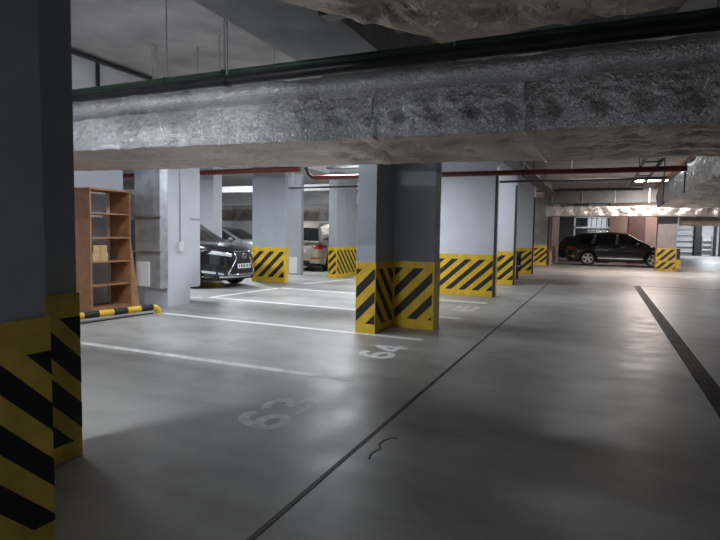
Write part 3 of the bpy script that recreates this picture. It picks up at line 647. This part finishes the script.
# ------------------------------------------------------------------ cars
def car(name, label, sp, loc, rz, group=None):
    L, W, R = sp['L'], sp['W'], sp['R']; hl = L / 2
    nF, nR = sp.get('nF', 3.6), sp.get('nR', 5.0)
    root = empty(name, label, 'car', loc, rz, group); paint = sp['paint']
    def yo(x):
        n = nF if x > 0 else nR; return W * max(0, 1 - abs(x / hl) ** n) ** (1 / n)
    def xo(y, s): 
        n = nF if s > 0 else nR; return s * hl * max(0, 1 - abs(y / W) ** n) ** (1 / n)
    def interp(tab, x):
        if x <= tab[0][0]: return tab[0][1]
        for (a, b), (c, d) in zip(tab, tab[1:]):
            if x <= c: return b + (d - b) * (x - a) / (c - a)
        return tab[-1][1]
    top = sp['top']; ax = sp['axles']; ra = R + 0.055
    def zbot(x, y):
        b = 0.25 + 0.08 * max(0, abs(x / hl) - 0.8) / 0.2
        if y > 0.7 * W:
            for xw in ax:
                d = ra * ra - (x - xw) ** 2
                if d > 0: b = max(b, R + math.sqrt(d))
        return b
    SL = [0, 0.06, 0.14, 0.3, 0.5, 0.7, 0.84, 0.93, 1.0]
    INS = [(0, .06), (.06, .02), (.14, .005), (.35, 0), (.6, .004), (.84, .03), (.93, .06), (1, .11)]
    def ins(s): return interp(INS, s)
    def shp(x, y, z):
        zt_ = interp(top, x); s = min(1, max(0, (z - 0.25) / (zt_ - 0.25))); i = ins(s)
        return x * (1 - i / hl), y * (1 - i / W)
    xe = 0.94 * hl; half = []
    n_e = 9
    ye = yo(-xe); half += [(xo(ye * k / n_e, -1), ye * k / n_e) for k in range(n_e)]
    ns = int(2 * xe / 0.045); half += [(-xe + 2 * xe * k / ns, yo(-xe + 2 * xe * k / ns)) for k in range(ns + 1)]
    ye = yo(xe); half += [(xo(ye * k / n_e, 1), ye * k / n_e) for k in range(n_e - 1, -1, -1)]
    m = MB(); nc = len(half); ncr = 8
    for sg in (1, -1):
        vs = []
        for s in SL:
            for (x, y) in half:
                zt_ = interp(top, x); b = min(zbot(x, y), zt_ - 0.05); z = b + s * (zt_ - b)
                a, c = shp(x, y, z); vs.append((a, sg * c, z))
        m.add(vs, [(j * nc + i, j * nc + i + 1, (j + 1) * nc + i + 1, (j + 1) * nc + i) for j in range(len(SL) - 1) for i in range(nc - 1)], 0, True)
    vs = []
    for (x, y) in half:
        zt_ = interp(top, x); a, c = shp(x, y, zt_)
        for k in range(ncr + 1):
            f = 1 - 2 * k / ncr; vs.append((a, c * f, zt_ + 0.05 * (1 - f * f) * min(1, c / W * 1.5)))
    m.add(vs, [(i * (ncr + 1) + k, i * (ncr + 1) + k + 1, (i + 1) * (ncr + 1) + k + 1, (i + 1) * (ncr + 1) + k) for i in range(nc - 1) for k in range(ncr)], 0, True)
    # greenhouse
    gh = sp['gh']; zbse = sp['belt']; zr = max(z for _, z in gh); ybs, yr = W - 0.07, W - sp.get('tuck', 0.24)
    def yg(z): return ybs - (ybs - yr) * (z - zbse) / (zr - zbse)
    dense = []
    for (a, b), (c, d) in zip(gh, gh[1:]):
        for k in range(6): dense.append((a + (c - a) * k / 6, b + (d - b) * k / 6))
    dense.append(gh[-1])
    vs = []
    for (x, z) in dense:
        y = yg(z)
        for k in range(ncr + 1):
            f = 1 - 2 * k / ncr; cr = 0.045 * (1 - f ** 4)
            bow = 0.10 * (1 - f * f) * (1 if x > 0 else -0.4) * (1 - (z - zbse) / (zr - zbse) * 0.6)
            vs.append((x + bow, y * f, z + cr * (z - zbse + 0.1) / (zr - zbse)))
    nd = len(dense)
    m.add(vs, [(i * (ncr + 1) + k, i * (ncr + 1) + k + 1, (i + 1) * (ncr + 1) + k + 1, (i + 1) * (ncr + 1) + k) for i in range(nd - 1) for k in range(ncr)], 0, True)
    for sg in (1, -1):
        m.add([(x, sg * yg(z), z) for x, z in dense] + [(gh[-1][0], sg * yg(zbse - .12), zbse - .12), (gh[0][0], sg * yg(zbse - .12), zbse - .12)], [list(range(nd + 2))], 0)
    m.build('body', paint, root, weld=0.0005)
    # underside
    MB().box(-hl * 0.9, hl * 0.9, -W * 0.72, W * 0.72, 0.2, 0.55).build('underbody', 'trimblack', root)
    # windows
    def side(poly, mt_, nm, sg, off=0.006, parent=root):
        return MB().add([(x, sg * (yg(z) + off), z) for x, z in poly], [list(range(len(poly)))]).build(nm, mt_, parent)
    for sg in (1, -1):
        for poly in sp['win']: side(poly, 'glass', 'side_window', sg)
        if sp.get('pillar_chrome'):
            for x0, x1, x2, x3, za, zb_ in sp['pillar_chrome']: side([(x0, za), (x1, za), (x3, zb_), (x2, zb_)], 'chrome', 'window_post', sg, 0.008)
    def screen(a, b, nm, f0=0.1, f1=0.93):
        vs = []
        for t in (f0, (f0 + f1) / 2, f1):
            x = a[0] + (b[0] - a[0]) * t; z = a[1] + (b[1] - a[1]) * t; y = yg(z)
            d = Vector((a[1] - b[1], 0, b[0] - a[0])); d = d if d.z > 0 else -d; d.normalize(); d = d * 0.008
            for k in range(ncr + 1):
                f = (1 - 2 * k / ncr) * 0.88; cr = 0.045 * (1 - f ** 4)
                bow = 0.10 * (1 - f * f) * (1 if x > 0 else -0.4) * (1 - (z - zbse) / (zr - zbse) * 0.6)
                vs.append((x + bow + d.x, y * f, z + cr * (z - zbse + 0.1) / (zr - zbse) + d.z))
        MB().add(vs, [(j * 9 + k, j * 9 + k + 1, j * 9 + k + 10, j * 9 + k + 9) for j in range(2) for k in range(8)], 0, True).build(nm, 'glass', root)
    screen(gh[-1], gh[-2], 'windscreen'); screen(gh[0], gh[1], 'rear_window')
    # surface patches
    def spatch(poly, mapper, off, nm, mt_, parent=root, cuts=3):
        bm = bmesh.new(); vv = [bm.verts.new((a, b, 0)) for a, b in poly]; bm.faces.new(vv)
        bmesh.ops.triangulate(bm, faces=bm.faces[:]); bmesh.ops.subdivide_edges(bm, edges=bm.edges[:], cuts=cuts, use_grid_fill=True)
        for q in bm.verts: q.co = mapper(q.co.x, q.co.y, off)
        return MB().from_bm(bm, 0, True).build(nm, mt_, parent)
    def mp_side(sg):
        def f(x, z, off): a, c = shp(x, yo(x), z); return Vector((a, sg * (c + off), z))
        return f
    def mp_end(s):
        def f(y, z, off):
            x = xo(y, s); a, c = shp(x, abs(y), z); return Vector((a + s * off, math.copysign(c, y), z))
        return f
    H = dict(root=root, spatch=spatch, mp_side=mp_side, mp_end=mp_end, hl=hl, W=W, yg=yg)
    # wheels
    for xw in ax:
        for sg in (1, -1):
            t0 = W - 0.24
            o_ = (xw, sg * t0, R)
            wh = MB().lathe([(R * 0.66, 0.0), (R * 0.95, 0.0), (R, 0.03), (R, 0.18), (R * 0.95, 0.215), (R * 0.72, 0.22), (R * 0.68, 0.19)], o_, (0, sg, 0), seg=32).build('wheel', 'tyre', root)
            rm = MB().lathe([(R * 0.69, 0.17), (R * 0.69, 0.205), (R * 0.61, 0.205), (R * 0.6, 0.15)], o_, (0, sg, 0))
            for k in range(5):
                a = 2 * PI * k / 5 + 0.3
                d = Vector((math.cos(a), 0, math.sin(a))); tt = Vector((-d.z, 0, d.x)); o3 = Vector(o_)
                vs = []
                for rr_, ww, dep in ((R * 0.1, R * .12, 0.2), (R * 0.64, R * .16, 0.205)):
                    for e_ in (-1, 1): 
                        vs.append(o3 + d * rr_ + tt * ww * e_ + Vector((0, sg * dep, 0)))
                        vs.append(o3 + d * rr_ + tt * ww * e_ + Vector((0, sg * (dep - 0.05), 0)))
                rm.add(vs, [(0, 2, 6, 4), (1, 5, 7, 3), (0, 4, 5, 1), (2, 3, 7, 6), (4, 6, 7, 5), (0, 1, 3, 2)])
            rm.lathe([(0.001, 0.215), (R * 0.2, 0.21), (R * 0.22, 0.16)], o_, (0, sg, 0))
            rm.build('rim', 'rim', wh)
            MB().lathe([(0.001, 0.11), (R * 0.66, 0.11)], o_, (0, sg, 0)).build('brake_disc', 'trimblack', wh)
    # mirrors, handles
    for sg in (1, -1):
        mx = sp['mirror']
        mr_ = MB(); bm = bmesh.new(); bmesh.ops.create_uvsphere(bm, u_segments=14, v_segments=8, radius=1)
        for q in bm.verts: q.co = Vector((mx[0] + q.co.x * 0.1, sg * (W + 0.07 + q.co.y * 0.12), mx[1] + q.co.z * 0.085))
        mr_.from_bm(bm, 0, True).box(mx[0] - .04, mx[0] + .04, min(sg * (W - .12), sg * (W + .03)), max(sg * (W - .12), sg * (W + .03)), mx[1] - .07, mx[1] - .03)
        mr_.build('mirror', paint, root)
        for hx, hz in sp.get('handles', []):
            spatch([(hx - .1, hz - .018), (hx + .1, hz - .018), (hx + .1, hz + .018), (hx - .1, hz + .018)], mp_side(sg), 0.02, 'door_handle', 'chrome', cuts=1)
        if sp.get('sill'):
            a, b, z_ = sp['sill']; spatch([(a, z_), (b, z_), (b, z_ + .035), (a, z_ + .035)], mp_side(sg), 0.012, 'sill_trim', 'chrome')
        for xd in sp.get('seams', []):
            spatch([(xd - .006, .36), (xd + .006, .36), (xd + .006, sp['belt'] - .05), (xd - .006, sp['belt'] - .05)], mp_side(sg), 0.002, 'door_seam', 'trimblack')
        if sp.get('rails'):
            a, b = sp['rails']; MB().tube([(a, sg * (yr - .06), zr - .02), (a + .1, sg * (yr - .06), zr + .05), ((a + b) / 2, sg * (yr - .06), zr + .065), (b - .1, sg * (yr - .06), zr + .05), (b, sg * (yr - .06), zr - .02)], 0.017, seg=8).build('roof_rail', 'chrome', root)
    return H
def plate(H, s, z, w_=0.52):
    sp_ = H['spatch']; me = H['mp_end'](s)
    p = sp_([(-w_ / 2, z), (w_ / 2, z), (w_ / 2, z + .115), (-w_ / 2, z + .115)], me, 0.035, 'number_plate', 'plastic')
    x = -w_ / 2 + 0.04; k = 0
    for wd in (.035, .035, .035, .035, .03, .03, .025, .025):
        a = me(x, z + .03, 0.039); b = me(x + wd, z + .03, 0.039); hh = .055 + .012 * (k % 2); k += 1
        MB().add([a, b, b + Vector((0, 0, hh)), a + Vector((0, 0, hh))], [(0, 1, 2, 3)]).build('plate_character', 'trimblack', p)
        x += wd + .018 + (0.02 if k in (1, 4, 6) else 0)

# black estate car, side on
H = car('estate_car', 'black estate car parked side on behind the far right striped pillar', dict(
    L=4.8, W=0.96, R=0.37, paint='carblack', axles=(-1.38, 1.50), nF=3.4, nR=4.6,
    top=[(-2.4, 0.98), (-2.2, 1.08), (-1.2, 1.08), (0.9, 1.06), (1.1, 1.05), (1.9, 0.95), (2.25, 0.84), (2.4, 0.72)],
    belt=1.06, gh=[(-2.28, 1.06), (-1.95, 1.54), (-1.6, 1.62), (-0.4, 1.67), (0.3, 1.62), (1.32, 1.04)], tuck=0.25,
    win=[[(-1.95, 1.12), (-1.27, 1.11), (-1.13, 1.55), (-1.62, 1.53)], [(-1.12, 1.11), (-0.18, 1.10), (-0.16, 1.58), (-1.0, 1.56)], [(-0.04, 1.10), (1.02, 1.10), (0.22, 1.56), (-0.04, 1.58)]],
    pillar_chrome=[(-1.26, -1.13, -1.12, -1.01, 1.11, 1.56), (-0.17, -0.05, -0.15, -0.05, 1.10, 1.58)],
    mirror=(0.78, 1.12), handles=[(-1.0, 0.96), (0.15, 0.96)], sill=(-0.95, 1.05, 0.38), seams=(-1.15, -0.12, 0.98), rails=(-1.7, 0.0)), (0.80, 30.8, 0), 0)
H['root'].scale = (1.04, 1.04, 1.02)
for sg in (1, -1):
    H['spatch']([(-2.385, .80), (-1.98, .84), (-2.0, .98), (-2.385, 1.0)], H['mp_side'](sg), 0.012, 'tail_lamp', 'redlens')
    H['spatch']([(1.85, .68), (2.33, .66), (2.3, .78), (1.8, .88)], H['mp_side'](sg), 0.012, 'headlamp', 'clearlens')
    H['spatch']([(-2.38, .45), (-2.0, .43), (-2.0, .47), (-2.38, .49)], H['mp_side'](sg), 0.014, 'bumper_trim', 'chrome')
plate(H, -1, 0.62)
MB().tube([(-1.9, 0, 1.6), (-2.02, 0, 1.72)], 0.02, seg=8).build('antenna', 'trimblack', H['root'])

# dark car beyond it
H = car('dark_car', 'dark car with red tail lamps in the alcove, left of the black estate car', dict(
    L=4.4, W=0.9, R=0.33, paint='carwine', axles=(-1.3, 1.3),
    top=[(-2.2, 0.9), (-2.05, 1.0), (0.9, 0.96), (1.8, 0.86), (2.2, 0.66)], belt=0.98,
    gh=[(-2.1, 0.98), (-1.75, 1.42), (-1.2, 1.5), (-0.2, 1.5), (0.3, 1.46), (1.2, 0.96)],
    win=[[(-1.7, 1.03), (-0.9, 1.03), (-0.85, 1.42), (-1.4, 1.40)], [(-0.8, 1.03), (0.95, 1.02), (0.25, 1.41), (-0.75, 1.43)]], mirror=(0.7, 1.03), seams=(-0.85, 0.5)), (-0.30, 35.4, 0), 0.0)
for sg in (1, -1): H['spatch']([(-2.19, .72), (-1.85, .76), (-1.85, .88), (-2.19, .92)], H['mp_side'](sg), 0.012, 'tail_lamp', 'redlens')
plate(H, -1, 0.55)

# black SUV with big grille
SUV = dict(L=4.85, W=0.95, R=0.37, axles=(-1.38, 1.44), nF=3.3, nR=5,
    top=[(-2.42, 0.98), (-2.2, 1.06), (0.8, 1.08), (1.0, 1.12), (1.9, 1.07), (2.25, 1.02), (2.42, 0.95)],
    belt=1.06, gh=[(-2.3, 1.06), (-1.85, 1.52), (-1.4, 1.64), (-0.3, 1.69), (0.25, 1.64), (1.25, 1.05)],
    win=[[(-1.95, 1.12), (-1.2, 1.11), (-1.1, 1.56), (-1.62, 1.52)], [(-1.12, 1.11), (-0.18, 1.10), (-0.16, 1.59), (-1.02, 1.57)], [(-0.08, 1.10), (0.98, 1.10), (0.2, 1.57), (-0.08, 1.59)]],
    mirror=(0.75, 1.13), handles=[(-0.95, 0.95), (0.15, 0.95)], seams=(-1.15, -0.12, 0.95))
H = car('suv', 'shiny black SUV with large dark grille and number plate, nosing out behind the riser pillar', dict(SUV, paint='carblack'), (-10.98, 11.5, 0), -0.05)
H['root'].scale = (1.04, 1.04, 1.04)
e = H['mp_end'](1); sp_ = H['spatch']
gr = sp_([(-.30, .88), (.30, .88), (.24, .76), (.46, .36), (-.46, .36), (-.24, .76)], e, 0.012, 'grille', 'trimblack', cuts=5)
m = MB()
pts = [(-.33, .92), (-.25, .75), (-.47, .40), (-.49, .35)]
for sg in (1, -1): m.tube([e(sg * a, z, 0.02) for a, z in pts], 0.02, seg=8)
m.tube([e(a / 10 * .49, .35, .02) for a in range(-10, 11, 2)], 0.014, seg=8)
m.tube([e(a / 10 * .33, .915, .01) for a in range(-10, 11, 2)], 0.012, seg=8)
m.build('chrome_surround', 'chrome', gr)
m = MB()
for i in range(6):
    z = .40 + i * .07; hw = .42 - i * .03
    m.tube([e(-hw + 2 * hw * k / 8, z, .018) for k in range(9)], 0.005, seg=5)
m.build('grille_bars', 'rail', gr)
m = MB(); c = e(0, .80, .04)
m.tube([c + Vector((0, .085 * math.cos(t), .055 * math.sin(t))) for t in [2 * PI * k / 20 for k in range(21)]], 0.009, seg=6, caps=False)
m.tube([c + Vector((0, -.03, .04)), c + Vector((0, -.01, -.025)), c + Vector((0, .06, -.02))], 0.008, seg=6)
m.build('emblem', 'chrome', H['root'])
plate(H, 1, 0.50, 0.5)
for sg in (1, -1):
    sp_([(sg * .38, .86), (sg * .80, .95), (sg * .88, .88), (sg * .40, .78)], e, 0.014, 'headlamp', 'clearlens')
    sp_([(sg * .58, .34), (sg * .84, .40), (sg * .84, .46), (sg * .56, .38)], e, 0.014, 'fog_lamp', 'clearlens')
    sp_([(sg * .52, .40), (sg * .85, .50), (sg * .85, .62), (sg * .56, .58)], e, 0.008, 'air_intake', 'trimblack')
sp_([(-.85, .27), (.85, .27), (.85, .31), (-.85, .31)], e, 0.02, 'bumper_trim', 'chrome', cuts=6)

# grey car far behind
H = car('grey_car', 'grey car parked farther back behind the black SUV', dict(SUV, paint='cargrey', L=4.6,
    gh=[(-2.2, 1.06), (-1.75, 1.48), (-1.2, 1.58), (-0.3, 1.6), (0.15, 1.55), (1.25, 1.05)],
    win=[[(-1.85, 1.11), (-0.95, 1.10), (-0.9, 1.50), (-1.5, 1.46)], [(-0.85, 1.10), (0.98, 1.09), (0.15, 1.49), (-0.8, 1.51)]]), (-16.05, 20.6, 0), 0)
for sg in (1, -1): H['spatch']([(1.9, .68), (2.25, .70), (2.2, .82), (1.85, .86)], H['mp_side'](sg), 0.012, 'headlamp', 'clearlens')
plate(H, 1, 0.5)

# beige car, rear
H = car('beige_car', 'beige SUV seen from its rear corner with a red tail lamp, between two grey pillars', dict(
    L=4.6, W=0.95, R=0.36, paint='carbeige', axles=(-1.35, 1.35), nR=6,
    top=[(-2.3, 1.05), (-2.2, 1.12), (0.9, 1.08), (1.9, 0.98), (2.3, 0.8)], belt=1.1,
    gh=[(-2.24, 1.1), (-2.05, 1.65), (-1.6, 1.8), (-0.3, 1.84), (0.3, 1.78), (1.4, 1.07)],
    win=[[(-2.05, 1.20), (-1.0, 1.16), (-0.95, 1.70), (-1.85, 1.64)], [(-0.9, 1.16), (1.0, 1.14), (0.3, 1.68), (-0.85, 1.72)]], mirror=(0.8, 1.16), handles=[(-0.7, 1.0), (0.2, 1.0)], seams=(-.95, .1)), (-10.80, 19.6, 0), math.radians(101))
e = H['mp_end'](-1); sp_ = H['spatch']
for sg in (1, -1):
    sp_([(sg * .50, .98), (sg * .93, 1.02), (sg * .93, .84), (sg * .62, .86)], e, 0.014, 'tail_lamp', 'redlens')
    H['spatch']([(-2.2, .86), (-1.75, .93), (-1.8, 1.0), (-2.2, 1.02)], H['mp_side'](sg), 0.014, 'tail_lamp', 'redlens')
    sp_([(sg * .45, .47), (sg * .85, .50), (sg * .85, .55), (sg * .45, .52)], e, 0.014, 'reflector', 'redlens')
sp_([(-.85, .28), (.85, .28), (.8, .42), (-.8, .42)], e, 0.01, 'rear_skirt', 'trimblack')
plate(H, -1, 0.72)

# scooter by the second pale pillar
sc = empty('scooter', 'small dark scooter with two round bluish lamps, at the end of the second pale pillar', 'scooter', (-2.60, 18.7, 0), 0.137)
wh = MB().tube([(0, -.25 + .19 * math.cos(t), .24 + .19 * math.sin(t)) for t in [2 * PI * k / 20 for k in range(21)]], 0.05, seg=8, caps=False).build('wheel', 'tyre', sc)
MB().lathe([(0.001, -.03), (.15, -.03), (.15, .03), (.001, .03)], (0, -.25, .24), (1, 0, 0)).build('rim', 'rim', wh)
wh = MB().tube([(0, .85 + .19 * math.cos(t), .24 + .19 * math.sin(t)) for t in [2 * PI * k / 20 for k in range(21)]], 0.05, seg=8, caps=False).build('wheel', 'tyre', sc)
MB().lathe([(0.001, -.03), (.15, -.03), (.15, .03), (.001, .03)], (0, .85, .24), (1, 0, 0)).build('rim', 'rim', wh)
MB().box(-.13, .13, -.18, -.06, .32, .9, bev=.05).box(-.12, .12, -.1, .4, .26, .34, bev=.03).box(-.13, .13, .4, .95, .3, .66, bev=.05).build('body', 'trimblack', sc)
MB().box(-.12, .12, .35, 1.0, .66, .76, bev=.04).build('seat', 'tyre', sc)
MB().tube([(-.28, -.1, .95), (0, -.12, .92), (.28, -.1, .95)], .016, seg=8).build('handlebar', 'dark', sc)
MB().box(-.1, .1, -.36, -.14, .44, .49, bev=.02).build('front_fender', 'chrome', sc)
for z, x in ((.82, 0.02), (.58, -.02)): MB().lathe([(.001, .04), (.07, .03), (.085, 0), (.08, -.04)], (x, -.18, z), (0, -1, 0)).build('lamp', 'blue', sc)

# ------------------------------------------------------------------ far background
struct(MB().box(0.35, 2.85, 33.0, 33.3, 0, ZC).build('wall_pink', 'pink'))
struct(MB().box(1.30, 2.12, 32.93, 33.0, 0, 2.6).build('door_1', 'brown'))
struct(MB().box(-3.6, -2.35, 33.6, 33.9, 0, ZC).box(-2.45, -2.35, 29.2, 33.6, 0, ZC).build('wall_alcove', 'pink'))
struct(MB().box(-25.9, -3.6, 33.6, 33.9, 0, ZC).build('wall_back_left', 'backwall'))
struct(MB().box(-25.5, -5.0, 27.2, 27.8, 3.15, 3.75).build('trim_beam_back', 'white'))
struct(MB().box(-25.5, -7.4, 19.3, 19.6, 3.2, 3.45).build('trim_beam_middle', 'white'))
struct(MB().box(-0.9, 0.3, 38.5, 38.7, 0, ZC).build('wall_alcove_back', 'white'))
gtt = empty('window_grille', 'white framed grille above the roof of the estate car', 'grille', (-0.55, 38.4, 0))
MB().box(-1.2, 1.4, 0, 0.06, 2.05, 2.15).box(-1.2, 1.4, 0, 0.06, 2.75, 2.85).box(1.2, 1.4, 0, 0.06, 1.4, 2.85).box(-1.2, -1.1, 0, 0.06, 1.4, 2.85).build('frame', 'plastic', gtt)
m = MB()
for i in range(8): m.tube([(-1.1 + i * 0.3, 0.03, 1.4), (-1.0 + i * 0.3, 0.03, 2.8)], 0.02, seg=6)
m.build('bars', 'rail', gtt)
sh = empty('slatted_shutter', 'far white slatted shutter behind the right striped pillar', 'shutter', (6.0, 55.0, 0))
for i in range(6): MB().box(-0.9, 1.3, 0, 0.12 + 0.1 * (i % 2), 0.25 + i * 0.5, 0.25 + i * 0.5 + 0.30, bev=0.02).build('slat', 'shutter', sh)
MB().box(-0.95, 1.35, 0.2, 0.26, 0, 3.5).build('backing', 'steel', sh)
tag(MB().box(7.38, 7.85, 54.4, 54.8, 0, 3.2).build('dark_cabinet', 'rail'), 'tall dark cabinet beside the far white shutter', 'cabinet')
struct(MB().box(7.86, 14, 54.9, 55.1, 0, ZC).build('wall_far_right', 'white'))
st = empty('shelf_rack', 'small pale rack against the far right white wall', 'rack', (8.26, 54.5, 0))
for z in (0.5, 0.9, 1.3): MB().box(-0.35, 0.35, -0.15, 0.2, z, z + 0.1).build('shelf', 'plastic', st)
for x in (-0.35, 0.35): MB().box(x - .03, x + .03, -.15, .2, 0, 1.7).build('upright', 'steel', st)
for x, lb in ((8.70, 'dark upright post left of the far right corner'), (9.1, 'dark upright post at the right edge in the far distance')):
    tag(MB().box(x, x + 0.2, 54.2, 54.4, 0, ZC).build('steel_post', 'rail'), lb, 'post')
